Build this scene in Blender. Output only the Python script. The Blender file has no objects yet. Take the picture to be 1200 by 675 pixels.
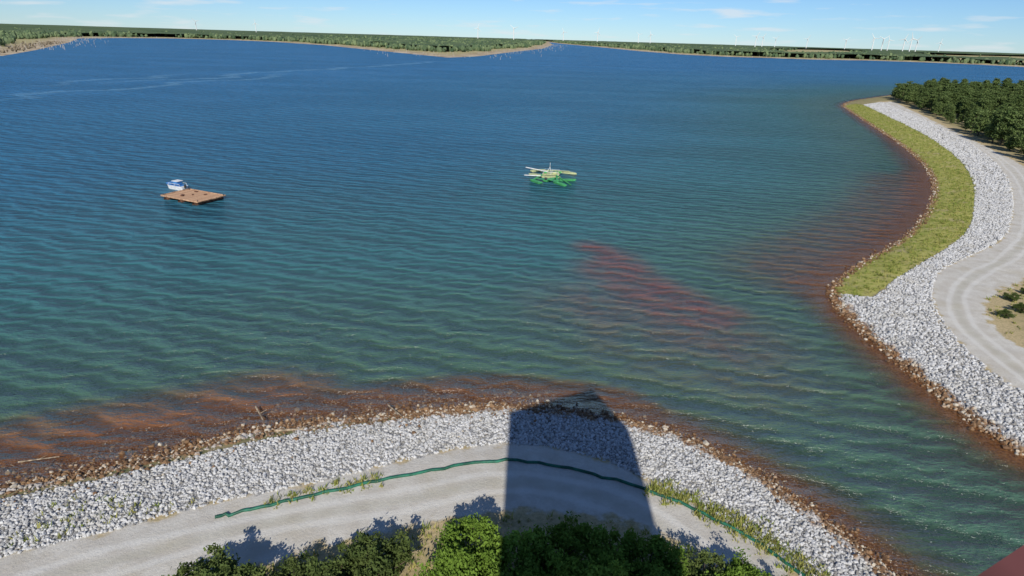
import bpy, math, numpy as np
from mathutils import Vector, Matrix
rng = np.random.default_rng(7)
S = bpy.context.scene
# ------------------------------------------------------------------ survey of the place
H = 30.0; FP = 700.0
pit = math.radians(22.7); rol = math.radians(1.67)
cf = np.array([0, math.cos(pit), -math.sin(pit)])
r0 = np.array([1., 0, 0]); u0 = np.array([0, math.sin(pit), math.cos(pit)])
cr = math.cos(rol)*r0 + math.sin(rol)*u0
cu = -math.sin(rol)*r0 + math.cos(rol)*u0
def G(px, py, z=0.0):
    d = cf + (px-600)/FP*cr - (py-337.5)/FP*cu
    t = -(H-z)/d[2]
    return (float(d[0]*t), float(d[1]*t))
def GL(pts, z=0.0): return [G(a, b, z) for a, b in pts]

# ------------------------------------------------------------------ helpers
def sd_poly(P, poly):
    poly = np.array(poly, float); n = len(poly)
    d2 = np.full(len(P), 1e18); ins = np.zeros(len(P), bool)
    for i in range(n):
        a = poly[i]; b = poly[(i+1) % n]; ab = b-a
        t = np.clip(((P-a)@ab)/(ab@ab+1e-12), 0, 1)
        q = P-a-t[:, None]*ab
        d2 = np.minimum(d2, (q*q).sum(1))
        c = (a[1] > P[:, 1]) != (b[1] > P[:, 1])
        with np.errstate(divide='ignore', invalid='ignore'):
            xi = (b[0]-a[0])*(P[:, 1]-a[1])/(b[1]-a[1]+1e-15)+a[0]
        ins ^= c & (P[:, 0] < xi)
    d = np.sqrt(d2)
    return np.where(ins, d, -d)
def d_line(P, pl):
    pl = np.array(pl, float); d2 = np.full(len(P), 1e18)
    for i in range(len(pl)-1):
        a = pl[i]; ab = pl[i+1]-a
        t = np.clip(((P-a)@ab)/(ab@ab+1e-12), 0, 1)
        q = P-a-t[:, None]*ab
        d2 = np.minimum(d2, (q*q).sum(1))
    return np.sqrt(d2)
def smooth(pl, it=2):
    pl = [np.array(p, float) for p in pl]
    for _ in range(it):
        o = [pl[0]]
        for i in range(len(pl)-1):
            o += [pl[i]*.75+pl[i+1]*.25, pl[i]*.25+pl[i+1]*.75]
        o.append(pl[-1]); pl = o
    return [tuple(p) for p in pl]
def sstep(x): x = np.clip(x, 0, 1); return x*x*(3-2*x)
def vnoise(P, scale, seed=0):
    r = np.random.default_rng(seed); T = r.random((256, 256))
    q = P/scale; i = np.floor(q).astype(int); f = q-i; f = f*f*(3-2*f)
    a = T[i[:, 0] % 256, i[:, 1] % 256]; b = T[(i[:, 0]+1) % 256, i[:, 1] % 256]
    c = T[i[:, 0] % 256, (i[:, 1]+1) % 256]; d = T[(i[:, 0]+1) % 256, (i[:, 1]+1) % 256]
    return (a*(1-f[:, 0])+b*f[:, 0])*(1-f[:, 1])+(c*(1-f[:, 0])+d*f[:, 0])*f[:, 1]
def mesh_np(name, V, F, attrs=None, smoothf=False, mat=None, parent=None):
    V = np.asarray(V, np.float32); F = np.asarray(F, np.int32)
    me = bpy.data.meshes.new(name)
    me.vertices.add(len(V)); me.vertices.foreach_set('co', V.ravel())
    k = F.shape[1]
    me.loops.add(F.size); me.loops.foreach_set('vertex_index', F.ravel())
    me.polygons.add(len(F)); me.polygons.foreach_set('loop_start', np.arange(0, F.size, k, dtype=np.int32))
    me.polygons.foreach_set('use_smooth', np.full(len(F), smoothf))
    me.update(calc_edges=True); me.validate()
    for an, arr in (attrs or {}).items():
        at = me.attributes.new(an, 'FLOAT', 'POINT')
        at.data.foreach_set('value', np.asarray(arr, np.float32))
    if mat: me.materials.append(mat)
    ob = bpy.data.objects.new(name, me); S.collection.objects.link(ob)
    if parent: ob.parent = parent
    return ob
def empty(name, loc=(0, 0, 0), rz=0):
    e = bpy.data.objects.new(name, None); e.location = loc; e.rotation_euler = (0, 0, rz)
    S.collection.objects.link(e); return e
def axis(lo, hi, st, flo, fhi, g, cap=1e9):
    a = list(np.arange(lo, hi+1e-6, st)); s = st; x = a[-1]
    up = []
    while x < fhi:
        s = min(s*(1+g), cap); x += s; up.append(x)
    s = st; x = a[0]; dn = []
    while x > flo:
        s = min(s*(1+g), cap); x -= s; dn.append(x)
    return np.array(dn[::-1]+a+up)
def grid(xs, ys):
    X, Y = np.meshgrid(xs, ys); P = np.stack([X.ravel(), Y.ravel()], 1)
    nx, ny = len(xs), len(ys)
    i = np.arange(nx-1)[None, :]+np.arange(ny-1)[:, None]*nx
    i = i.ravel(); F = np.stack([i, i+1, i+nx+1, i+nx], 1)
    return P, F

# ---- material helpers
class Mt:
    def __init__(s, name):
        s.m = bpy.data.materials.new(name); s.m.use_nodes = True; s.nt = s.m.node_tree
        s.nt.nodes.clear(); s.out = s.nt.nodes.new('ShaderNodeOutputMaterial')
    def n(s, t, ins=None, **kw):
        nd = s.nt.nodes.new('ShaderNode'+t)
        for k, v in kw.items(): setattr(nd, k, v)
        for k, v in (ins or {}).items():
            if isinstance(v, bpy.types.NodeSocket): s.nt.links.new(v, nd.inputs[k])
            else: nd.inputs[k].default_value = v
        return nd
    def pos(s): return s.n('NewGeometry').outputs['Position']
    def attr(s, a): return s.n('Attribute', attribute_name=a).outputs['Fac']
    def noise(s, vec, sc, det=3, rough=.55, w=0):
        return s.n('TexNoise', {'Vector': vec, 'Scale': sc, 'Detail': det, 'Roughness': rough}).outputs['Fac']
    def ma(s, op, a, b=0.0, c=None):
        nd = s.n('Math', {0: a, 1: b}, operation=op)
        if c is not None:
            if isinstance(c, bpy.types.NodeSocket): s.nt.links.new(c, nd.inputs[2])
            else: nd.inputs[2].default_value = c
        return nd.outputs[0]
    def rg(s, v, a, b, c=0., d=1.):
        return s.n('MapRange', {'Value': v, 'From Min': a, 'From Max': b, 'To Min': c, 'To Max': d}, interpolation_type='SMOOTHSTEP').outputs[0]
    def mix(s, f, a, b, bt='MIX'):
        c4 = lambda c: c if isinstance(c, bpy.types.NodeSocket) else (tuple(c)+(1,) if len(c) == 3 else c)
        return s.n('MixRGB', {'Fac': f, 'Color1': c4(a), 'Color2': c4(b)}, blend_type=bt).outputs[0]
    def mp(s, vec, sc=(1, 1, 1), rot=(0, 0, 0)):
        return s.n('Mapping', {'Vector': vec, 'Scale': sc, 'Rotation': rot}).outputs[0]
    def wave(s, vec, lam, rot, dist, dsc):
        v = s.mp(vec, (1, 1, 1), (0, 0, rot))
        return s.n('TexWave', {'Vector': v, 'Scale': .31416/lam, 'Distortion': dist, 'Detail': 2., 'Detail Scale': dsc, 'Detail Roughness': .5}, wave_type='BANDS', bands_direction='Y', wave_profile='SIN').outputs['Fac']
    def done(s, sh): s.nt.links.new(sh, s.out.inputs['Surface']); return s.m
    def bump(s, h, st, dist, nrm=None):
        i = {'Height': h, 'Strength': st, 'Distance': dist}
        if nrm is not None: i['Normal'] = nrm
        return s.n('Bump', i).outputs[0]
    def pr(s, col, rough=.8, nrm=None, metal=0., spec=.3):
        c = col if isinstance(col, bpy.types.NodeSocket) else tuple(col)+(1,)
        i = {'Base Color': c, 'Roughness': rough, 'Metallic': metal, 'Specular IOR Level': spec}
        if nrm is not None: i['Normal'] = nrm
        return s.n('BsdfPrincipled', i).outputs[0]

def simple(name, col, rough=.7, var=.25, sc=3., metal=0., col2=None):
    m = Mt(name); p = m.n('TexCoord').outputs['Object']
    n = m.noise(p, sc, 5, .65)
    c2 = col2 if col2 else tuple(c*(1-var*2) for c in col)
    c = m.mix(m.rg(n, .35, .7), c2, tuple(min(1, c*(1+var)) for c in col))
    return m.done(m.pr(c, rough, m.bump(n, .3, .02), metal))

# ------------------------------------------------------------------ plan of shores
shoreN = [(0, 574), (60, 562), (130, 548), (200, 532), (260, 515), (320, 501), (400, 493), (470, 486), (530, 480), (590, 477), (640, 479), (700, 487), (760, 500), (810, 516), (860, 541), (910, 571), (960, 606), (1010, 645), (1040, 672)]
sN = smooth([(-400, -200), (-120, -10), (-60, 19)]+GL(shoreN)+[(31, 18), (45, 0), (80, -40), (200, -200)], 1)
landN = sN+[(200, -3000), (-3000, -3000), (-3000, -200)]
shoreR = [(1200, 537), (1160, 509), (1120, 480), (1080, 446), (1040, 413), (1010, 388), (985, 364), (974, 345), (980, 330), (1005, 312), (1045, 290), (1072, 270), (1090, 245), (1096, 225), (1093, 205), (1078, 187), (1055, 168), (1022, 147), (998, 131), (986, 123), (1000, 118)]
sR = smooth([(3000, -400), (400, -300), (120, -40), (58, 24)]+GL(shoreR)+[(235, 415), (290, 470), (370, 505), (480, 480), (900, 300), (3000, 0)], 1)
landR = sR
fl = [(0, 66), (40, 59), (80, 50), (92, 45), (140, 44.5), (200, 45), (260, 46.5), (320, 49), (380, 53), (440, 59), (490, 64), (525, 67.5), (560, 66), (600, 61), (636, 57), (648, 52.5)]
farL = [(-6000, 300), (-1500, 420), (-700, 520)]+GL(fl)+[(300, 6500), (300, 30000), (-30000, 30000), (-30000, 300)]
fr = [(660, 51.5), (700, 55), (750, 60), (800, 64), (850, 66.5), (900, 68), (960, 70), (1020, 71), (1080, 73), (1140, 75.5), (1200, 78.5), (1260, 84)]
farR = [(300, 30000), (300, 7200)]+GL(fr)+[(2500, 1100), (6000, 700), (30000, 600), (30000, 30000)]

ripN_in = [(0, 650), (80, 632), (150, 615), (230, 592), (300, 578), (380, 562), (440, 546), (500, 531), (560, 519), (600, 516), (660, 523), (720, 541), (770, 565), (820, 590), (860, 613), (900, 641), (930, 664), (950, 684)]
ripN = smooth([(-60, 19)]+GL([(0, 590), (100, 570), (200, 548), (300, 521), (400, 503), (500, 490), (590, 481), (640, 482)], .3)+GL(shoreN[11:])+[(31, 18)], 1)+smooth([(24, 13)]+GL(ripN_in, 1.2)[::-1]+[(-58, 10)], 1)
ripR = smooth([(90, -8), (58, 24)]+GL(shoreR[:8], 0), 1)+smooth(GL([(1025, 347), (1060, 320), (1110, 292), (1138, 270), (1144, 238), (1142, 210), (1125, 186), (1090, 161), (1050, 141), (1012, 123)], 1.2), 1)
ripR_in = [(1034, 120), (1080, 139), (1130, 164), (1166, 190), (1184, 216), (1187, 250), (1176, 282), (1130, 302), (1100, 316), (1090, 336), (1093, 360), (1112, 390), (1150, 426), (1200, 462)]
ripR += smooth(GL(ripR_in, 1.2)+[(62, 34), (98, 2)], 1)
roadR = smooth(GL(ripR_in, 1.2)+[(62, 34), (98, 2)], 1)+smooth([(108, 8), (68, 44)]+GL([(1200, 413), (1166, 389), (1151, 364), (1164, 344), (1200, 330), (1262, 290), (1245, 232), (1200, 194), (1150, 170), (1100, 145), (1046, 119)], 1.2), 1)
roadN = smooth([(24, 13)]+GL(ripN_in, 1.2)[::-1]+[(-58, 10)], 1)+smooth([(-56, -2)]+GL([(0, 740), (150, 700), (300, 660), (400, 632), (480, 616), (590, 598), (700, 603), (780, 622), (850, 668), (890, 710)], 1.3)+[(17, 8)], 1)
trackN = smooth([(-60, 4)]+GL([(0, 690), (150, 652), (300, 615), (400, 597), (480, 585), (590, 560), (690, 575), (760, 605), (830, 650), (880, 700)], 1.3), 1)
trackR = smooth(GL([(1040, 119), (1090, 140), (1140, 165), (1182, 192), (1205, 225), (1212, 260), (1190, 300), (1135, 325), (1118, 350), (1128, 380), (1165, 410), (1210, 445)], 1.3), 2)
grassR = smooth(GL([(985, 122), (1012, 122), (1050, 141), (1090, 161), (1125, 186), (1143, 210), (1144, 238), (1138, 270), (1110, 292), (1060, 320), (1025, 348), (985, 345)], 1.), 1)+smooth(GL(shoreR[7:20]), 1)

def sds(P):
    return sd_poly(P, landN), sd_poly(P, landR), sd_poly(P, farL), sd_poly(P, farR)
def height(P, s=None):
    n, r, l, f = s if s is not None else sds(P)
    nr = np.maximum(n, r)
    hn = np.where(nr > 0, 1.35*(1-np.exp(-nr/4.2)), np.maximum(-3, .11*nr))
    hn = hn+(vnoise(P, 4.3, 1)-.5)*.05*np.clip(nr*2, 0, 1)+(vnoise(P, 1.1, 2)-.5)*.05
    fr_ = np.maximum(l, f)
    hf = np.clip(fr_*.03, -3, 1.5)
    return np.maximum(hn, hf)
# ------------------------------------------------------------------ terrain sheet
xs = axis(-45, 100, .5, -22000, 22000, .035); ys = axis(18, 135, .5, -1200, 24000, .035)
P, F = grid(xs, ys)
s4 = sds(P); Z = height(P, s4)
near = np.maximum(s4[0], s4[1]); far = np.maximum(s4[2], s4[3])
def cl(a, m=30): return np.clip(a, -m, m)
att = {'shore': cl(near, 200), 'farsd': cl(far, 400), 'rip': cl(np.maximum(sd_poly(P, ripN), sd_poly(P, ripR))),
       'road': cl(np.maximum(sd_poly(P, roadN), sd_poly(P, roadR))), 'grass': cl(sd_poly(P, grassR)),
       'track': np.minimum(np.minimum(d_line(P, trackN), d_line(P, trackR)), 30)}
m = Mt('ground_mat'); p = m.pos()
n1 = m.noise(p, .7, 4); n2 = m.noise(p, 5, 5, .65); n3 = m.noise(p, .08, 3); n4 = m.noise(p, 22, 3, .7)
gr = m.mix(m.rg(n1, .4, .65), (.34, .27, .13), (.15, .16, .055))
gr = m.mix(m.rg(n2, .45, .7, 0, .6), gr, (.40, .33, .21))
gr = m.mix(m.rg(m.attr('road'), -6, -1), gr, m.mix(m.rg(n2, .4, .65), (.50, .39, .22), (.34, .28, .14)))
# distant land: sand beach, dry grass
fs = m.ma('ADD', m.attr('farsd'), m.rg(n3, 0, 1, -30, 30))
fcol = m.mix(m.rg(fs, 20, 60), m.mix(m.rg(m.noise(p, .03, 5, .7), .4, .6), (.52, .43, .29), (.28, .20, .12)), (.38, .33, .16))
gr = m.mix(m.rg(m.attr('farsd'), -60, -20), gr, fcol)
rd = m.mix(m.rg(n1, .3, .7), (.52, .48, .41), (.62, .59, .52))
rd = m.mix(m.rg(n2, .35, .75, 0, .45), rd, (.42, .385, .31))
rd = m.mix(m.rg(n4, .45, .75, 0, .4), rd, (.38, .35, .30))
rd = m.mix(m.rg(m.noise(p, .3, 5, .6), .5, .7, 0, .5), rd, (.45, .40, .30))
tk = m.ma('ABSOLUTE', m.ma('SUBTRACT', m.ma('ADD', m.attr('track'), m.rg(n3, 0, 1, -.5, .5)), .95))
rd = m.mix(m.rg(tk, .45, .1, 0, .45), rd, (.68, .66, .60))
rd = m.mix(m.rg(m.ma('ADD', m.attr('track'), m.rg(n2, 0, 1, -.4, .4)), .6, .1, 0, .35), rd, (.38, .36, .27))
rm = m.rg(m.ma('ADD', m.attr('road'), m.rg(n1, 0, 1, -1.1, 1.1)), -.3, .4)
c = m.mix(rm, gr, rd)
gg = m.mix(m.rg(n1, .35, .65), (.25, .27, .05), (.48, .41, .14))
gg = m.mix(m.rg(n2, .35, .7), gg, (.34, .36, .08))
gg = m.mix(m.rg(m.noise(p, .25, 4), .5, .7, 0, .7), gg, (.44, .35, .19))
c = m.mix(m.rg(m.ma('ADD', m.attr('grass'), m.rg(n1, 0, 1, -1.2, 1.2)), -.3, .4), c, gg)
vo = m.n('TexVoronoi', {'Vector': p, 'Scale': 5.5}); vc = m.n('TexVoronoi', {'Vector': p, 'Scale': 5.5}, feature='DISTANCE_TO_EDGE')
rc = m.mix(m.rg(vc.outputs[0], .02, .14), (.12, .115, .105), m.mix(vo.outputs['Color'], (.32, .315, .30), (.52, .51, .49)))
c = m.mix(m.rg(m.ma('ADD', m.attr('rip'), m.rg(n1, 0, 1, -.7, .7)), -.1, .25), c, rc)
# rust stained wash line and lake bed
rs = m.mix(m.rg(n2, .35, .65), (.16, .07, .026), (.40, .21, .09))
sh = m.ma('ADD', m.attr('shore'), m.rg(n1, 0, 1, -.8, .8))
c = m.mix(m.ma('MULTIPLY', m.rg(sh, 1.2, .2), m.rg(m.attr('farsd'), -40, -60)), c, rs)
hb = m.ma('ADD', m.ma('MULTIPLY', n2, .6), m.ma('MULTIPLY', n4, .4))
terr = mesh_np('ground', np.column_stack([P, Z]), F, att, True, m.done(m.pr(c, .95, m.bump(hb, .6, .12), 0, .15)))

# ------------------------------------------------------------------ water
xw = axis(-60, 110, .9, -22000, 22000, .05); yw = axis(18, 190, .9, -1200, 24000, .05)
PW, FW = grid(xw, yw)
sw = sds(PW); nw = np.maximum(sw[0], sw[1])
def stroke(pl, r, s): return s*sstep(1-d_line(PW, pl)/r)
iron = np.zeros(len(PW)); plume = np.zeros(len(PW))
for pl, r, s in [
    (GL([(-90, 590), (0, 560), (60, 548), (150, 530), (230, 512), (300, 495)]), 12, 1.45),
    (GL([(250, 505), (300, 494), (400, 486), (480, 478), (560, 470), (640, 474), (720, 487)]), 6.5, 1.5),
    (GL([(700, 490), (800, 512), (880, 553), (960, 606), (1040, 672)]), 3.2, 1.),
    (GL([(1090, 205), (1082, 250), (1045, 283), (990, 318), (970, 335)]), 11, 1.2),
    (GL([(1080, 215), (1060, 255), (1010, 290), (960, 318)]), 22, .6),
    (GL([(1000, 130), (1050, 165), (1080, 200)]), 9, .55),
    (GL([(1200, 537), (1120, 480), (1040, 413), (985, 364)]), 2.8, 1.),
]: iron = np.maximum(iron, stroke(pl, r, s))
for pl, r, s in [
    (GL([(692, 289), (712, 296), (722, 303)]), 5.5, 1.0),
    (GL([(718, 302), (742, 322), (775, 342), (838, 368)]), 7.5, 1.05),
    (GL([(715, 315), (745, 340), (775, 358), (820, 375)]), 10, .9),
    (GL([(695, 355), (760, 378), (850, 400)]), 17, .6),
    (GL([(740, 400), (870, 440)]), 17, .42),
]: plume = np.maximum(plume, stroke(pl, r, s))
m = Mt('lake_water_mat'); p = m.pos()
nC = m.noise(m.mp(p, (.008, .022, 1), (0, 0, .3)), 1, 4, .55)
nD = m.noise(m.mp(p, (1, 1, 1)), .25, 5, .65)
nF = m.noise(p, 1.8, 4, .7)
nB = m.noise(m.mp(p, (1.0, 2.2, 1), (0, 0, .1)), 1.4, 3, .6)
w1 = m.wave(p, 2.3, .22, 5.5, 1.6)
w2 = m.wave(p, 1.6, -.2, 6.5, 1.4)
w3 = m.wave(p, 5.0, .38, 6.0, 1.5)
gust = m.rg(m.noise(m.mp(p, (.05, .09, 1), (0, 0, .3)), 1, 3, .5), .3, .7, .5, 1.)
hh = m.ma('ADD', m.ma('MULTIPLY', m.ma('ADD', m.ma('MULTIPLY', w1, .13), m.ma('MULTIPLY', w2, .08)), gust), m.ma('MULTIPLY', w3, .15))
hh = m.ma('ADD', hh, m.ma('MULTIPLY', nB, .18))
calm = m.rg(nC, .3, .6, .8, 1.)
nrm = m.n('Bump', {'Height': hh, 'Strength': calm, 'Distance': 2.6}).outputs[0]
nrmd = nrm
far_ = m.attr('shore')
body = m.mix(m.rg(far_, -5, -42), (.052, .100, .060), (.032, .115, .112))
body = m.mix(m.rg(far_, -22, -120), body, (.022, .120, .205))
body = m.mix(m.rg(far_, -90, -400), body, (.018, .125, .270))
body = m.mix(m.rg(nC, .38, .62, 0, .4), body, m.mix(m.rg(far_, -30, -160), (.032, .080, .072), (.014, .088, .175)))
# boat wakes
sx = m.n('SeparateXYZ', {0: p}); X_, Y_ = sx.outputs[0], sx.outputs[1]
for (a_, b_, wd) in [(G(0, 116), G(330, 88), 3.), (G(150, 96), G(520, 72), 4.), (G(60, 98), G(200, 88), 3.)]:
    dx, dy = b_[0]-a_[0], b_[1]-a_[1]; L = math.hypot(dx, dy); nx_, ny_ = -dy/L, dx/L
    dd = m.ma('ADD', m.ma('MULTIPLY', X_, nx_), m.ma('MULTIPLY', Y_, ny_)); dd = m.ma('SUBTRACT', dd, a_[0]*nx_+a_[1]*ny_)
    dd = m.ma('ABSOLUTE', m.ma('ADD', dd, m.rg(nC, 0, 1, -25, 25)))
    al = m.ma('SUBTRACT', m.ma('ADD', m.ma('MULTIPLY', X_, dx/L), m.ma('MULTIPLY', Y_, dy/L)), (a_[0]*dx+a_[1]*dy)/L)
    k = m.ma('MULTIPLY', m.rg(dd, wd*2, wd*.4, 0, .42), m.ma('MULTIPLY', m.rg(al, -40, 40), m.rg(al, L+40, L-40)))
    body = m.mix(k, body, (.14, .30, .42))
ir = m.ma('MULTIPLY', m.attr('iron'), m.rg(m.ma('ADD', m.ma('MULTIPLY', nD, .6), m.ma('MULTIPLY', nF, .4)), .3, .65, .55, 1.2))
body = m.mix(m.rg(ir, .03, .5), body, (.085, .060, .035))
body = m.mix(m.rg(ir, .35, 1.25), body, (.180, .076, .030))
pl_ = m.ma('MULTIPLY', m.attr('plume'), m.rg(nD, .3, .62, .6, 1.05))
body = m.mix(m.rg(pl_, .0, 1.1, 0, .9), body, (.135, .046, .036))
# ripple light and shade painted into the body colour: crests brightened, troughs darkened
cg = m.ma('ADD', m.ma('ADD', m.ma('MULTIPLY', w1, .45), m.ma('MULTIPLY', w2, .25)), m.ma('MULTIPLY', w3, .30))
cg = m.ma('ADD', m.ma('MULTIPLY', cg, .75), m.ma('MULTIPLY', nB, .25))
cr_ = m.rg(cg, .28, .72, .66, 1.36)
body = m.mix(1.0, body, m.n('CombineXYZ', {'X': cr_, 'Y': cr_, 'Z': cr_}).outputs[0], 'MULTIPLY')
op = m.rg(m.ma('ADD', far_, m.rg(nD, 0, 1, -.8, .8)), 0, -7, .12, 1.)
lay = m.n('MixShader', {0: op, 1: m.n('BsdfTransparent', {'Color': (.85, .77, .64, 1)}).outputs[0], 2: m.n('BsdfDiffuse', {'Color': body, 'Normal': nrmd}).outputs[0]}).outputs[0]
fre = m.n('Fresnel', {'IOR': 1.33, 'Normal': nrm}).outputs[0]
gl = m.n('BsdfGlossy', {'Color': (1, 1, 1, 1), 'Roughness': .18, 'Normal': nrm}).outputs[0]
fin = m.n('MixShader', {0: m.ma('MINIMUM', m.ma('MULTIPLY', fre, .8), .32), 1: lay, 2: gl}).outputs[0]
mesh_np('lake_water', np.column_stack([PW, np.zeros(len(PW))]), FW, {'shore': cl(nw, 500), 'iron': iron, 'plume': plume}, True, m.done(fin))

# ------------------------------------------------------------------ rocks
phi = (1+5**.5)/2
ico = np.array([(-1, phi, 0), (1, phi, 0), (-1, -phi, 0), (1, -phi, 0), (0, -1, phi), (0, 1, phi), (0, -1, -phi), (0, 1, -phi), (phi, 0, -1), (phi, 0, 1), (-phi, 0, -1), (-phi, 0, 1)])/math.sqrt(1+phi*phi)
icf = np.array([(0, 11, 5), (0, 5, 1), (0, 1, 7), (0, 7, 10), (0, 10, 11), (1, 5, 9), (5, 11, 4), (11, 10, 2), (10, 7, 6), (7, 1, 8), (3, 9, 4), (3, 4, 2), (3, 2, 6), (3, 6, 8), (3, 8, 9), (4, 9, 5), (2, 4, 11), (6, 2, 10), (8, 6, 7), (9, 8, 1)])
def rotm(n, full=True):
    q = rng.normal(size=(n, 4))
    if not full: q[:, 1:3] = 0
    q /= np.linalg.norm(q, axis=1)[:, None]; w, x, y, z = q.T
    return np.stack([np.stack([1-2*(y*y+z*z), 2*(x*y-z*w), 2*(x*z+y*w)], 1), np.stack([2*(x*y+z*w), 1-2*(x*x+z*z), 2*(y*z-x*w)], 1), np.stack([2*(x*z-y*w), 2*(y*z+x*w), 1-2*(x*x+y*y)], 1)], 1)
def blobs(C, size, aniso=(.6, 1.), jit=.25, full=True, zs=None):
    n = len(C); V = np.broadcast_to(ico, (n, 12, 3))*(1+rng.uniform(-jit, jit, (n, 12, 1)))
    sc = rng.uniform(aniso[0], aniso[1], (n, 1, 3))
    if zs is not None: sc[:, :, 2] = zs
    V = V*sc*size[:, None, None]
    V = np.einsum('nij,nkj->nki', rotm(n, full), V)+C[:, None, :]
    Fc = icf[None]+(np.arange(n)*12)[:, None, None]
    return V.reshape(-1, 3), Fc.reshape(-1, 3)
def sample_poly(poly, dens, fn=None):
    a = np.array(poly); lo = a.min(0); hi = a.max(0); lo = np.maximum(lo, (-75, 5)); hi = np.minimum(hi, (240, 420))
    n = int(dens*(hi-lo).prod()); Q = rng.uniform(lo, hi, (n, 2))
    return Q
def rocks(name, Q, size, mat, sh):
    z = height(Q)
    V, Fc = blobs(np.column_stack([Q, z+size*.15]), size)
    t = np.repeat(rng.random(len(Q)), 12)
    return mesh_np(name, V, Fc, {'tint': t, 'shore': np.repeat(sh, 12)}, False, mat)
m = Mt('stone_mat'); p = m.pos(); t = m.attr('tint')
n = m.noise(p, 6, 4)
c = m.mix(t, (.38, .375, .36), (.62, .615, .60)); c = m.mix(m.rg(t, .84, .92), c, (.22, .21, .19)); c = m.mix(m.rg(n, .45, .75, 0, .4), c, (.34, .32, .28))
c = m.mix(m.rg(m.noise(p, .5, 3), .5, .7, 0, .3), c, (.36, .33, .26))
sh = m.ma('ADD', m.attr('shore'), m.rg(m.noise(p, .6, 3), .2, .8, -.9, .9))
rb = m.mix(t, (.10, .055, .03), (.34, .21, .11)); rb = m.mix(m.rg(t, .75, .9, 0, .9), rb, (.50, .45, .36))
c = m.mix(m.rg(sh, 1.3, .4), c, rb)
stone = m.done(m.pr(c, .9, m.bump(n, .4, .05), 0, .2))
def scatter(poly, dens, dist_lo=0, dist_hi=1e9):
    Q = sample_poly(poly, dens); s = sd_poly(Q, poly); d = np.hypot(Q[:, 0], Q[:, 1])
    k = (s > -.15) & (d > dist_lo) & (d < dist_hi); return Q[k]
Q = scatter(ripN, 38); shd = sd_poly(Q, landN)
rocks('riprap_stones', Q, rng.uniform(.06, .185, len(Q)), stone, shd)
Qa = scatter(ripR, 20, 0, 170); Qb = scatter(ripR, 6, 170, 420); Q = np.vstack([Qa, Qb]); shd = sd_poly(Q, landR)
sz = np.concatenate([rng.uniform(.09, .24, len(Qa)), rng.uniform(.2, .38, len(Qb))])
rocks('riprap_stones', Q, sz, stone, shd)
def along(pl, n, wlo, whi):
    pl = np.array(pl); seg = np.linalg.norm(np.diff(pl, axis=0), axis=1); k = rng.choice(len(seg), n, p=seg/seg.sum())
    t = rng.random((n, 1)); q = pl[k]*(1-t)+pl[k+1]*t; d = (pl[k+1]-pl[k])/seg[k][:, None]
    nn = np.stack([-d[:, 1], d[:, 0]], 1); w = rng.normal((wlo+whi)/2, (whi-wlo)/4, (n, 1)); return q+nn*w
wl = [tuple(x) for x in sN if -60 < x[0] < 31 and x[1] > 10]
Q = np.vstack([along(wl, 8000, -1.6, 1.4), along(wl[:len(wl)//2+3], 7000, -3.0, 6.5)])
rocks('shore_stones', Q, np.minimum(rng.gamma(2., .033, len(Q))+.04, .32), stone, np.minimum(sd_poly(Q, landN), .5))
wr = [tuple(x) for x in sR if 30 < x[0] < 215 and 20 < x[1] < 380]
Q = along(wr, 8000, -.8, .8)
rocks('shore_stones', Q, np.minimum(rng.gamma(2., .042, len(Q))+.05, .38), stone, np.full(len(Q), -.5))

# ------------------------------------------------------------------ foliage
def leaf_mat(name, a, b, dead=None):
    m = Mt(name); t = m.attr('tint'); oi = m.n('ObjectInfo').outputs['Random']
    c = m.mix(t, a, b); c = m.mix(m.ma('MULTIPLY', oi, .45), c, tuple(x*.55 for x in a))
    if dead: c = m.mix(m.rg(t, .93, .97), c, dead)
    d = m.n('BsdfDiffuse', {'Color': c}).outputs[0]; tr = m.n('BsdfTranslucent', {'Color': c}).outputs[0]
    return m.done(m.n('MixShader', {0: .3, 1: d, 2: tr}).outputs[0])
bark = simple('bark_mat', (.12, .085, .06), .95, .3, 6)
def leaves(C, sg, per, size, flat=.6):
    n = len(C)*per; c = np.repeat(C, per, 0)+rng.normal(size=(n, 3))*np.repeat(sg, per)[:, None]*np.array([1, 1, .75])
    R = rotm(n); q = np.array([(-1, -.45, 0), (1, -.55, 0), (.9, .5, 0), (-.8, .6, 0)])
    V = np.einsum('nij,kj->nki', R, q)*(rng.uniform(.6, 1.3, n)*size)[:, None, None]+c[:, None, :]
    Fq = np.arange(n*4).reshape(n, 4)
    t = np.repeat(np.clip(np.repeat(rng.random(len(C)), per)*.55+rng.random(n)*.45, 0, 1), 4)
    return V.reshape(-1, 3), Fq, t
def tube_parts(segs, k=6):
    Vs = []; Fs = []; o = 0
    for a, b, ra, rb in segs:
        a = np.array(a, float); b = np.array(b, float); d = b-a; d /= np.linalg.norm(d)+1e-9
        x = np.cross(d, (0.3, .2, 1) if abs(d[2]) < .9 else (1, 0, 0)); x /= np.linalg.norm(x); y = np.cross(d, x)
        an = np.arange(k)*2*math.pi/k; ring = np.cos(an)[:, None]*x+np.sin(an)[:, None]*y
        Vs += [a+ring*ra, b+ring*rb]
        for i in range(k): Fs.append((o+i, o+(i+1) % k, o+k+(i+1) % k, o+k+i))
        o += 2*k
    return np.vstack(Vs), np.array(Fs)
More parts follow.
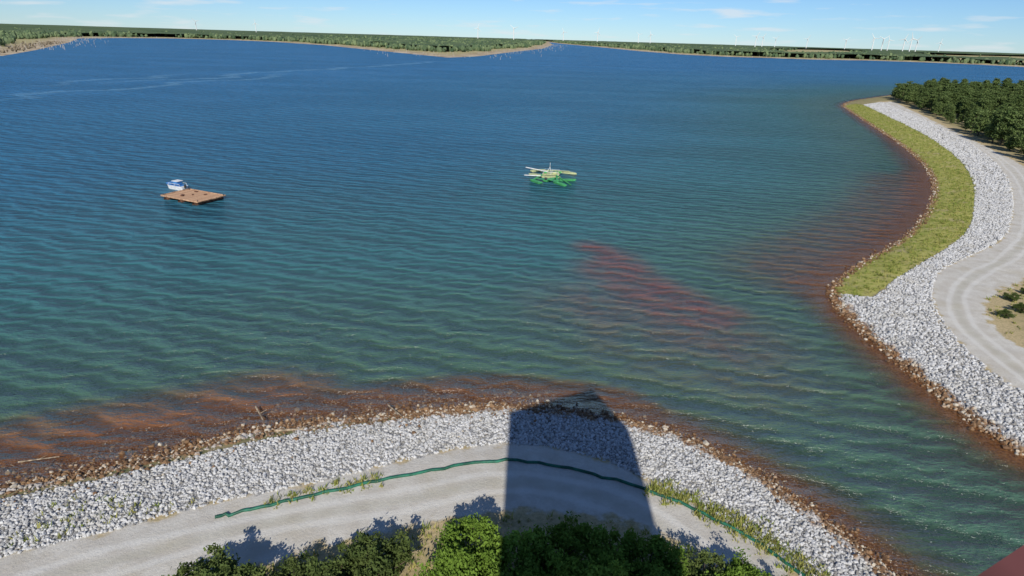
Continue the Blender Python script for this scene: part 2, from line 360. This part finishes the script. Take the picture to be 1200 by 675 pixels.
def bush_mesh(i, mat):
    n = 74; C = []
    while len(C) < n:
        q = rng.uniform(-1.1, 1.1, 3)
        r = np.linalg.norm(q)
        lim = .76+.2*math.sin(3*math.atan2(q[1], q[0])+i)+rng.uniform(-.1, .25)
        if r < lim and (r > .45 or rng.random() < .25): C.append((q[0], q[1], .95+q[2]*.8))
    C = np.array(C); C[:, :2] += rng.normal(size=2)*.05
    V, Fq, t = leaves(C, rng.uniform(.05, .13, n), 80, .042)
    segs = [((0, 0, -.1), (0.03, .02, .5), .05, .035)]
    for c in C[::3]: segs.append(((0.03, .02, rng.uniform(.2, .5)), c, .025, .006))
    Vt, Ft = tube_parts(segs, 5)
    me = mesh_np('b', np.vstack([V, Vt]), np.vstack([Fq, Ft+len(V)]), {'tint': np.concatenate([t, np.zeros(len(Vt))])}, False, mat)
    d = me.data; d.materials.append(bark)
    mi = np.zeros(len(Fq)+len(Ft), np.int32); mi[len(Fq):] = 1; d.polygons.foreach_set('material_index', mi)
    bpy.data.objects.remove(me); return d
lg = leaf_mat('robinia_leaf_mat', (.12, .20, .03), (.25, .38, .065))
lo = leaf_mat('olive_leaf_mat', (.08, .12, .035), (.17, .21, .065))
bv = [bush_mesh(i, lg) for i in range(3)]; bo = [bush_mesh(i+5, lo) for i in range(3)]
for px, py, h, r, k in [(438, 688, 3.4, 2.0, 1), (345, 698, 2.2, 1.4, 1), (392, 704, 2.7, 1.7, 1), (240, 722, 3.4, 2.1, 1), (285, 716, 3.2, 1.8, 1), (205, 745, 3, 2, 1),
                        (548, 672, 4.2, 1.9, 0), (535, 712, 4.2, 1.8, 0), (556, 720, 4.2, 2.1, 0), (612, 690, 3.8, 2, 0), (655, 670, 3.2, 1.9, 0), (705, 676, 3.5, 2.0, 0), (755, 690, 3.2, 1.9, 0), (640, 715, 4, 2.2, 0),
                        (700, 725, 4, 2.2, 0), (775, 722, 3.6, 2.1, 0), (822, 696, 2.7, 1.6, 1), (868, 704, 2.7, 1.5, 0), (908, 722, 2.2, 1.3, 1), (850, 735, 3, 2, 0), (590, 745, 4, 2.3, 0), (410, 745, 3.4, 2.1, 1), (335, 750, 3, 2., 1)]:
    x, y = G(px, py, 1.3); me = (bo if k else bv)[rng.integers(3)]
    ob = bpy.data.objects.new('olive_bush' if k else 'robinia_bush', me); S.collection.objects.link(ob)
    ob.location = (x, y, 1.25); ob.scale = (r, r, h/1.75); ob.rotation_euler = (0, 0, rng.uniform(0, 6.28))
# pines
def pine_mesh(i):
    C = []; sg = []; segs = [((0, 0, -.3), (0, 0, 5), .17, .11), ((0, 0, 5), (.1, 0, 9), .11, .03)]
    for z in np.arange(1.6, 9.2, .55):
        rr = 2.5*(1-(z-1.)/9.4)**.55*rng.uniform(.7, 1.2); k = rng.integers(4, 7)
        for j in range(k):
            a = rng.uniform(0, 6.28); e = rr*rng.uniform(.7, 1.1)
            tip = (math.cos(a)*e, math.sin(a)*e, z+.35*e)
            segs.append(((0, 0, z-.1), tip, .045, .012))
            for f in (.55, .95): C.append((tip[0]*f, tip[1]*f, z+.35*e*f+.05)); sg.append(.3)
    C.append((0.1, 0, 9.2)); sg.append(.22)
    V, Fq, t = leaves(np.array(C), np.array(sg), 16, .22)
    Vt, Ft = tube_parts(segs, 4)
    me = mesh_np('p', np.vstack([V, Vt]), np.vstack([Fq, Ft+len(V)]), {'tint': np.concatenate([t, np.zeros(len(Vt))])}, False, pm)
    d = me.data; d.materials.append(bark); mi = np.zeros(len(Fq)+len(Ft), np.int32); mi[len(Fq):] = 1; d.polygons.foreach_set('material_index', mi)
    bpy.data.objects.remove(me); return d
pm = leaf_mat('pine_needle_mat', (.085, .135, .04), (.22, .28, .10))
pv = [pine_mesh(i) for i in range(4)]
forest = empty('pine_forest')
fe = smooth(GL([(1050, 118), (1085, 132), (1120, 150), (1150, 163), (1185, 180), (1215, 200)], 1.3), 1)+[(175, 150), (260, 150), (420, 300), (470, 465), (365, 488), (290, 455), (238, 405)]
Q = rng.uniform((120, 130), (470, 490), (9000, 2)); Q = Q[(sd_poly(Q, fe) > 1)]
keep = []
for q in Q:
    if all((q[0]-a[0])**2+(q[1]-a[1])**2 > 3.4**2*(1 if q[0] < 260 else 2.2) for a in keep): keep.append(q)
    if len(keep) > 1500: break
for j, q in enumerate(keep):
    ob = bpy.data.objects.new('pine_%d' % j, pv[rng.integers(4)]); S.collection.objects.link(ob); ob.parent = forest
    s = rng.uniform(.4, 1.2); ob.location = (q[0], q[1], 1.2); ob.scale = (s*1.2, s*1.2, s); ob.rotation_euler = (0, 0, rng.uniform(0, 6.28))
# distant forest : canopy of crowns
sdf = far
fields = [GL([(905, 62), (940, 58.5), (990, 59.5), (1000, 64.5), (930, 66)]), GL([(1085, 64.5), (1210, 67), (1210, 74.5), (1100, 70)])]
def infield(Q):
    k = np.zeros(len(Q), bool)
    for f in fields: k |= sd_poly(Q, f) > 0
    return k
ok = (sdf > 90) & ~infield(P)
Fok = F[ok[F].all(1)]
used = np.unique(Fok); mp_ = -np.ones(len(P), int); mp_[used] = np.arange(len(used))
cz = 5.5+vnoise(P[used], 90, 5)*5+vnoise(P[used], 27, 6)*3+vnoise(P[used], 700, 16)*9*np.clip(P[used, 1]/3000, 0, 1)
m = Mt('far_forest_mat'); t = m.attr('tint')
nn_ = m.noise(m.pos(), .05, 6, .7)
c = m.mix(t, (.045, .080, .040), (.17, .215, .10)); c = m.mix(m.rg(nn_, .4, .7, 0, .5), c, (.08, .115, .075))
ffm = m.done(m.pr(c, 1., None, 0, .05))
dforest = empty('distant_forest')
mesh_np('canopy', np.column_stack([P[used], cz]), mp_[Fok], {'tint': vnoise(P[used], 60, 8)*.8}, False, ffm, dforest)
Qs = []
for pl, n in [(farL[1:20], 9000), (farR[1:16], 7000)]:
    Qs.append(along(pl, n, -130, 130))
    Qs.append(along(pl, n, -700, 700))
    Qs.append(along(pl, n, -1800, 1800))
Q = np.vstack(Qs); s = np.maximum(sd_poly(Q, farL), sd_poly(Q, farR)); k = (s > 34+vnoise(Q, 120, 9)*60) & (~infield(Q)) & (np.hypot(Q[:, 0], Q[:, 1]) < 7000); Q = Q[k]
sz = rng.uniform(2.8, 5.4, len(Q))*np.clip(np.hypot(Q[:, 0], Q[:, 1])/1600, 1, 1.8); V, Fc = blobs(np.column_stack([Q, rng.uniform(3.5, 8.5, len(Q))]), sz, (.7, 1), .3, False, rng.uniform(.9, 1.5, (len(Q), 1)))
mesh_np('tree_crowns', V, Fc, {'tint': np.repeat(rng.random(len(Q)), 12)}, False, ffm, dforest)
# bare scrub on the near left spit
Qb = along(farL[1:6], 900, -60, 60); Qb = Qb[sd_poly(Qb, farL) > 3]
V, Fc = blobs(np.column_stack([Qb, np.full(len(Qb), 1.8)]), rng.uniform(.8, 2.2, len(Qb)), (.6, 1), .35)
mesh_np('bare_scrub', V, Fc, None, False, simple('scrub_mat', (.22, .18, .12), .95, .3, .5))
# dead trunks standing in the shallows
Q = np.vstack([along(farL[4:9], 260, -50, 50), along(farL[12:19], 420, -80, 80), along(farR[3:14], 160, -40, 40)])
segs = [((x, y, -1), (x+rng.normal()*.4, y+rng.normal()*.4, rng.uniform(1.5, 6)), .34, .15) for x, y in Q]
V, Fq = tube_parts(segs, 4); mesh_np('dead_tree_trunks', V, Fq, None, False, simple('dead_wood_mat', (.48, .44, .38), .9, .2, 1.))

# grass tufts
def tufts(name, Q, hgt, mat):
    k = 7; n = len(Q)*k; base = np.repeat(np.column_stack([Q, height(Q)]), k, 0); base[:, :2] += rng.normal(size=(n, 2))*.12
    a = rng.uniform(0, 6.28, n); h = np.repeat(hgt, k)*rng.uniform(.6, 1.2, n); l = rng.normal(size=(n, 2))*.35*h[:, None]
    w = np.stack([np.cos(a), np.sin(a), 0*a], 1)*.035*(1+h[:, None]*1.5)
    tip = base+np.column_stack([l, h]); V = np.stack([base-w, base+w, tip], 1).reshape(-1, 3)
    mesh_np(name, V, np.arange(n*3).reshape(n, 3), {'tint': np.repeat(np.repeat(rng.random(len(Q)), k), 3)}, False, mat)
gm = leaf_mat('grass_mat', (.21, .28, .05), (.48, .43, .15))
hose_px = [(255, 604), (300, 596), (350, 583), (400, 573), (450, 562), (500, 552), (550, 542), (600, 538), (650, 544), (700, 557), (760, 573), (820, 597), (870, 622), (910, 647), (955, 682)]
hose = GL(hose_px, 1.3)
Q1 = along(hose[10:], 480, -.5, 1.6); Q2 = along(hose[1:5], 60, -.6, 1.0)
Qg = sample_poly(grassR, 2.); Qg = Qg[sd_poly(Qg, grassR) > .1]
Ql = rng.uniform((-30, 16), (18, 31), (1500, 2)); Ql = Ql[sd_poly(Ql, roadN) < -.3]
Qr = rng.uniform((50, 45), (130, 160), (6000, 2)); Qr = Qr[(sd_poly(Qr, landR) > 3) & (sd_poly(Qr, roadR) < 0) & (sd_poly(Qr, ripR) < 0)]
Qt = np.vstack([Q1, Q2, Qg, Ql, Qr]); tufts('grass_tufts', Qt, rng.uniform(.15, .45, len(Qt)), gm)
# low shrubs on the dry patch beside the far road
for q in [G(1186, 352, 1.4), G(1196, 366, 1.4), G(1178, 372, 1.4), G(1205, 345, 1.4), G(1215, 380, 1.4)]:
    ob = bpy.data.objects.new('olive_bush', bo[rng.integers(3)]); S.collection.objects.link(ob)
    r = rng.uniform(.5, .95); ob.location = (q[0], q[1], 1.3); ob.scale = (r, r, r*.7)

# ------------------------------------------------------------------ green hose
cu_ = bpy.data.curves.new('green_hose', 'CURVE'); cu_.dimensions = '3D'; cu_.bevel_depth = .11; cu_.bevel_resolution = 3
pts = np.array(smooth(hose, 2)); sp = cu_.splines.new('POLY'); sp.points.add(len(pts)-1)
hz = height(pts)
for i, q in enumerate(pts):
    o = rng.normal(size=2)*.07; sp.points[i].co = (q[0]+o[0], q[1]+o[1], hz[i]+.08, 1)
ob = bpy.data.objects.new('green_hose', cu_); S.collection.objects.link(ob); cu_.materials.append(simple('hose_mat', (.02, .13, .08), .5, .25, 1.2))
# driftwood
segs = []
for a, b, r in [((322, 506), (382, 503), .12), ((300, 478), (309, 494), .09), ((196, 552), (232, 541), .06), ((60, 590), (92, 577), .06), ((455, 476), (470, 488), .07), ((120, 560), (128, 574), .05), ((22, 543), (70, 536), .06)]:
    A = G(*a, .3); B = G(*b, .3); segs.append(((A[0], A[1], .42), (B[0], B[1], .38), r, r*.6))
    M_ = [(A[i]+B[i])/2 for i in (0, 1)]; segs.append(((M_[0], M_[1], .4), (M_[0]+.5, M_[1]+.3, .6), r*.5, r*.2))
V, Fq = tube_parts(segs, 7); mesh_np('driftwood', V, Fq, None, True, simple('driftwood_mat', (.36, .28, .19), .9, .3, 3.))

# ------------------------------------------------------------------ boxes etc
def box(name, size, loc, mat, parent=None, rz=0, bev=.03, rot=None):
    import bmesh
    bm = bmesh.new(); bmesh.ops.create_cube(bm, size=1)
    bmesh.ops.scale(bm, vec=size, verts=bm.verts)
    if bev: bmesh.ops.bevel(bm, geom=bm.edges[:], offset=min(bev, min(size)*.3), segments=1, affect='EDGES')
    me = bpy.data.meshes.new(name); bm.to_mesh(me); bm.free(); me.materials.append(mat)
    ob = bpy.data.objects.new(name, me); ob.location = loc; ob.rotation_euler = rot if rot else (0, 0, rz); S.collection.objects.link(ob)
    if parent: ob.parent = parent
    return ob
def tube(name, a, b, r, mat, parent, r2=None, k=10):
    V, Fq = tube_parts([(a, b, r, r if r2 is None else r2)], k); ob = mesh_np(name, V, Fq, None, True, mat, parent); return ob
def float_hull(name, L, W, Hh, loc, rz, mat, parent, nose=.25, tarp=None):
    prof = [(-.5, .75, .0), (-.42, 1, -.5), (0, 1, -.5), (.5-nose, .95, -.5), (.5-nose*.4, .55, -.35), (.5, .06, .15)]
    V = []
    for x, w, zb in prof:
        V += [(x*L, -w*W/2, .5*Hh), (x*L, -w*W/2*.7, zb*Hh), (x*L, w*W/2*.7, zb*Hh), (x*L, w*W/2, .5*Hh)]
    Fq = []
    for i in range(len(prof)-1):
        for j in range(3): Fq.append((i*4+j, i*4+4+j, i*4+5+j, i*4+1+j))
        Fq.append((i*4+3, i*4+7, i*4+4, i*4))
    Fq.append((0, 1, 2, 3)); e = (len(prof)-1)*4; Fq.append((e+3, e+2, e+1, e))
    ob = mesh_np(name, np.array(V), np.array(Fq), None, False, mat, parent); ob.location = loc; ob.rotation_euler = (0, 0, rz); return ob
wood = simple('weathered_deck_mat', (.50, .33, .20), .85, .25, 2.5, col2=(.26, .14, .08))
steel = simple('rusty_steel_mat', (.20, .10, .06), .8, .3, 2.); white = simple('white_paint_mat', (.75, .75, .72), .4, .1, 2.)
blue = simple('blue_hull_mat', (.05, .20, .48), .4, .15, 2.); green = simple('green_float_mat', (.07, .36, .11), .45, .15, 2.)
cream = simple('cream_paint_mat', (.52, .55, .27), .5, .12, 2.); dark = simple('dark_metal_mat', (.05, .05, .05), .6, .2, 2.)
# raft
a, b, c_, d_ = [np.array(G(x, y, .6)) for x, y in [(199, 228), (232, 220), (255, 232), (221, 240)]]
ce = (a+b+c_+d_)/4; e1 = ((b-a)+(c_-d_))/2; e2 = ((c_-b)+(d_-a))/2; L1 = np.linalg.norm(e1); L2 = np.linalg.norm(e2)
ang = math.atan2(e1[1], e1[0])
raft = empty('wooden_raft', (ce[0], ce[1], 0), ang)
npk = 22
for i in range(npk):
    x = -L1/2+(i+.5)*L1/npk
    box('plank_%d' % i, (L1/npk*.93, L2*rng.uniform(.97, 1.0), .09), (x, rng.normal()*.05, .62+rng.uniform(0, .03)), wood, raft)
for y in (-L2*.38, 0, L2*.38): tube('float_%d' % int(y), (-L1/2, y, .12), (L1/2, y, .12), .42, steel, raft, k=12)
for y in (-L2/2+.1, L2/2-.1): box('rim', (L1, .18, .16), (0, y, .76), wood, raft)
for x in (-L1/2+.1, L1/2-.1): box('rim_side', (.18, L2-.5, .16), (x, 0, .76), wood, raft)
for x, y, s in [(-1.2, 1.5, .5), (1.5, -1.4, .35), (.3, .6, .3), (2.2, 2.0, .4)]: box('gear', (s*1.6, s, s*.5), (x, y, .70+s*.25), steel, raft, rng.uniform(0, 3))
for x in (-L1/2+.3, L1/2-.3):
    for y in (-L2/2+.4, L2/2-.4): tube('bollard', (x, y, .7), (x, y, 1.0), .09, dark, raft)
# small work boat
bc = G(207, 219, .4); wb = empty('work_boat', (bc[0], bc[1], 0), math.radians(155))
float_hull('hull', 5.0, 2.0, .95, (0, 0, .35), 0, white, wb)
box('deck', (3.6, 1.55, .06), (-.3, 0, .87), blue, wb)
box('cabin', (1.3, 1.2, .75), (-.5, 0, 1.28), blue, wb, bev=.12); box('roof', (1.6, 1.45, .1), (-.5, 0, 1.71), white, wb, bev=.04)
box('windshield', (.06, 1.0, .4), (.18, 0, 1.4), dark, wb); box('outboard_motor', (.35, .4, .8), (-2.6, 0, .8), dark, wb, bev=.1)
for y in (-.8, .8): tube('rail', (-2, y, 1.25), (1.2, y, 1.25), .03, white, wb)
for y in (-.8, .8):
    for x in (-2, -.6, 1.2): tube('post', (x, y, .88), (x, y, 1.25), .03, white, wb)
box('tarp', (1.5, 1.5, .35), (1.3, 0, 1.05), blue, wb, bev=.1)
# green pontoon
pc = G(643, 206, .3); pt = empty('dredging_pontoon', (pc[0], pc[1], 0), math.radians(-10))
for i, (x, y, r_, mt, l_) in enumerate([(-2.2, -6.4, 2.4, green, 4.0), (3.6, -7.2, -.8, green, 4.4), (-3.4, 5.8, .7, cream, 4.0), (4.2, 5.6, -.4, cream, 4.2), (.8, -3.4, 1.1, green, 4.6), (4.8, -2.6, .35, green, 4.0), (-3.0, .6, 2.9, cream, 4.0), (.6, -.6, .1, cream, 4.4)]):
    float_hull('float_%d' % i, l_, 1.2, .5, (x, y, .12), r_, mt, pt, .3)
box('deck', (4.0, 3.4, .12), (.4, 1.8, .52), cream, pt); box('walkway', (8.2, .6, .1), (.3, 5.0, .56), cream, pt, .12); box('cross_beam', (.5, 13.4, .16), (2.0, -.8, .42), green, pt, .15)
box('cross_beam', (.5, 12.2, .16), (-1.7, -.4, .42), green, pt, -.2); box('catwalk', (6.6, .6, .08), (.8, -5.2, .54), green, pt, -.15)
box('engine_house', (.9, .8, .35), (1.2, 1.4, .76), cream, pt, .1, .1); box('winch', (.7, .7, .35), (-1., 1.4, .77), green, pt, .4, .1); box('pump', (.6, .8, .35), (.0, -5.2, .76), dark, pt, .2, .1)
box('hose_reel', (.8, .9, .4), (2.4, 2.4, .78), green, pt, .7, .15)
for s_ in (-1, 1): tube('mast_leg', (-.2+s_*.6, 1.8, .55), (0, 1.8, 2.0), .045, white, pt)
tube('mast', (0, 1.8, 1.9), (0, 1.8, 3.1), .035, white, pt)
tube('boom_pipe', (-.6, 2.6, .7), (-6.6, 7.2, .5), .13, white, pt); tube('boom_stay', (0, 1.8, 2.0), (-5.0, 6.0, .6), .03, dark, pt)
tube('suction_arm', (1.8, -.6, .7), (6.0, -7.6, .2), .12, green, pt); tube('arm', (2., 2.2, .8), (6.4, 1.4, .8), .09, cream, pt); tube('side_pipe', (-1.6, -2., .6), (-5.6, -1.2, .35), .1, white, pt)
for x in (-1.4, .4, 2.2):
    for y in (.2, 3.4): tube('rail_post', (x, y, .55), (x, y, 1.15), .025, white, pt)
for y in (.2, 3.4): tube('handrail', (-1.4, y, 1.15), (2.2, y, 1.15), .025, white, pt)

# ------------------------------------------------------------------ wind turbines
wt_list = [(560, 6000), (602, 5600), (660, 7000), (700, 6500), (748, 7800), (762, 7200), (862, 7600), (885, 6400), (893, 7000), (908, 8000), (945, 7600), (990, 7800), (1022, 6000), (1033, 6200), (1040, 6900), (1058, 6000), (1066, 5600), (1073, 6600), (1100, 8000), (230, 8000), (300, 7800)]
for px, D in wt_list:
    yh = 44+(px-600)*.0292; d = cf+(px-600)/FP*cr-(yh-337.5)/FP*cu; az = math.atan2(d[0], d[1]); x, y = D*math.sin(az), D*math.cos(az)
    segs = [((0, 0, 0), (0, 0, 105), 4.4, 3.), ((0, -5, 106), (0, 6, 106), 3.4, 3.4)]
    a0 = rng.uniform(0, 2.1)
    for k in range(3):
        an = a0+k*2.094; segs.append(((0, -6, 106), (math.cos(an)*44, -6, 106+math.sin(an)*44), 3., 1.))
    V, Fq = tube_parts(segs, 6); o = mesh_np('wind_turbine', V, Fq, None, True, white); o.location = (x, y, 0); o.rotation_euler = (0, 0, -az+rng.uniform(-.3, .3))

# ------------------------------------------------------------------ lookout tower (under and around the viewer)
el = math.atan2(29.5, 44.0)
A = (-.67, -.157); B = (7.08, 3.97); C = (9.15, -1.8); D = (4., -9.)
corten = simple('corten_steel_mat', (.13, .045, .04), .75, .3, 1.5)
tower = empty('lookout_tower', (0, 0, 0))
quad = [A, D, C, B]
def prism(name, pts, z0, z1, mat, parent):
    n = len(pts); V = [(x, y, z0) for x, y in pts]+[(x, y, z1) for x, y in pts]
    me = bpy.data.meshes.new(name); me.from_pydata(V, [], [tuple(range(n))[::-1], tuple(range(n, 2*n))]+[(i, (i+1) % n, n+(i+1) % n, n+i) for i in range(n)])
    me.materials.append(mat); ob = bpy.data.objects.new(name, me); S.collection.objects.link(ob); ob.parent = parent; return ob
prism('shaft', quad, 0.6, 28.25, corten, tower)
def inset(pts, d):
    n = len(pts); out = []
    for i in range(n):
        p0, p1, p2 = [np.array(pts[(i+k) % n], float) for k in (-1, 0, 1)]
        e1 = (p1-p0)/np.linalg.norm(p1-p0); e2 = (p2-p1)/np.linalg.norm(p2-p1)
        n1 = np.array([-e1[1], e1[0]]); n2 = np.array([-e2[1], e2[0]])
        bis = n1+n2; bis /= (bis@n1); out.append(tuple(p1+bis*d))
    return out
inn = inset(quad, .10)
for i in range(4):
    j = (i+1) % 4
    prism('parapet_%d' % i, [quad[i], quad[j], inn[j], inn[i]], 28.25, 29.5, corten, tower)
    p0 = np.array(quad[i]); p1 = np.array(quad[j]); L = np.linalg.norm(p1-p0); e = (p1-p0)/L; nn = np.array([e[1], -e[0]]); an = math.atan2(e[1], e[0])
    for z in range(4, 27, 4):
        box('panel_joint', (L-.1, .03, .08), (*((p0+p1)/2+nn*.012), z+.0), dark, tower, an, 0)
        q = p0+e*L*(.3+.4*((z//4) % 2))+nn*.02; box('window_slot', (1.2, .05, 2.0), (q[0], q[1], z+2), dark, tower, an, 0)

# ------------------------------------------------------------------ sun, sky, camera
az = math.radians(1.0)
v = Vector((math.sin(az)*math.cos(el), math.cos(az)*math.cos(el), -math.sin(el)))
sl = bpy.data.lights.new('sun', 'SUN'); sl.energy = 5.0; sl.angle = math.radians(.53); sl.color = (1, .96, .90)
so = bpy.data.objects.new('sun', sl); so.rotation_euler = v.to_track_quat('-Z', 'Y').to_euler(); S.collection.objects.link(so)
w = bpy.data.worlds.new('World'); S.world = w; w.use_nodes = True; nt = w.node_tree; bg = nt.nodes['Background']
sk = nt.nodes.new('ShaderNodeTexSky'); sk.sky_type = 'NISHITA'; sk.sun_disc = False; sk.sun_elevation = el; sk.sun_rotation = math.pi+az
sk.air_density = .85; sk.dust_density = .0; sk.ozone_density = 5.0; sk.altitude = 100
tc = nt.nodes.new('ShaderNodeTexCoord'); mpn = nt.nodes.new('ShaderNodeMapping'); mpn.inputs['Scale'].default_value = (6, 6, 55); nt.links.new(tc.outputs['Generated'], mpn.inputs[0])
nz = nt.nodes.new('ShaderNodeTexNoise'); nz.inputs['Scale'].default_value = 1.9; nz.inputs['Detail'].default_value = 6; nt.links.new(mpn.outputs[0], nz.inputs[0])
mr = nt.nodes.new('ShaderNodeMapRange'); mr.inputs['From Min'].default_value = .56; mr.inputs['From Max'].default_value = .72; mr.inputs['To Max'].default_value = .6; nt.links.new(nz.outputs[0], mr.inputs[0])
tn = nt.nodes.new('ShaderNodeMixRGB'); tn.blend_type = 'MULTIPLY'; tn.inputs[0].default_value = 1; tn.inputs[2].default_value = (.76, .96, 1.2, 1); nt.links.new(sk.outputs[0], tn.inputs[1])
mx = nt.nodes.new('ShaderNodeMixRGB'); mx.inputs[2].default_value = (9.4, 9.8, 10.2, 1); nt.links.new(mr.outputs[0], mx.inputs[0]); nt.links.new(tn.outputs[0], mx.inputs[1]); nt.links.new(mx.outputs[0], bg.inputs[0])
bg.inputs[1].default_value = .082
cam = bpy.data.cameras.new('camera'); cam.sensor_width = 36; cam.lens = 36*FP/1200; cam.clip_start = .05; cam.clip_end = 60000
co = bpy.data.objects.new('camera', cam); S.collection.objects.link(co)
R = Matrix((tuple(cr), tuple(cu), tuple(-cf))).transposed(); co.matrix_world = Matrix.Translation((0, 0, H)) @ R.to_4x4()
S.camera = co
S.view_settings.view_transform = 'Standard'; S.view_settings.look = 'None'; S.view_settings.exposure = 0
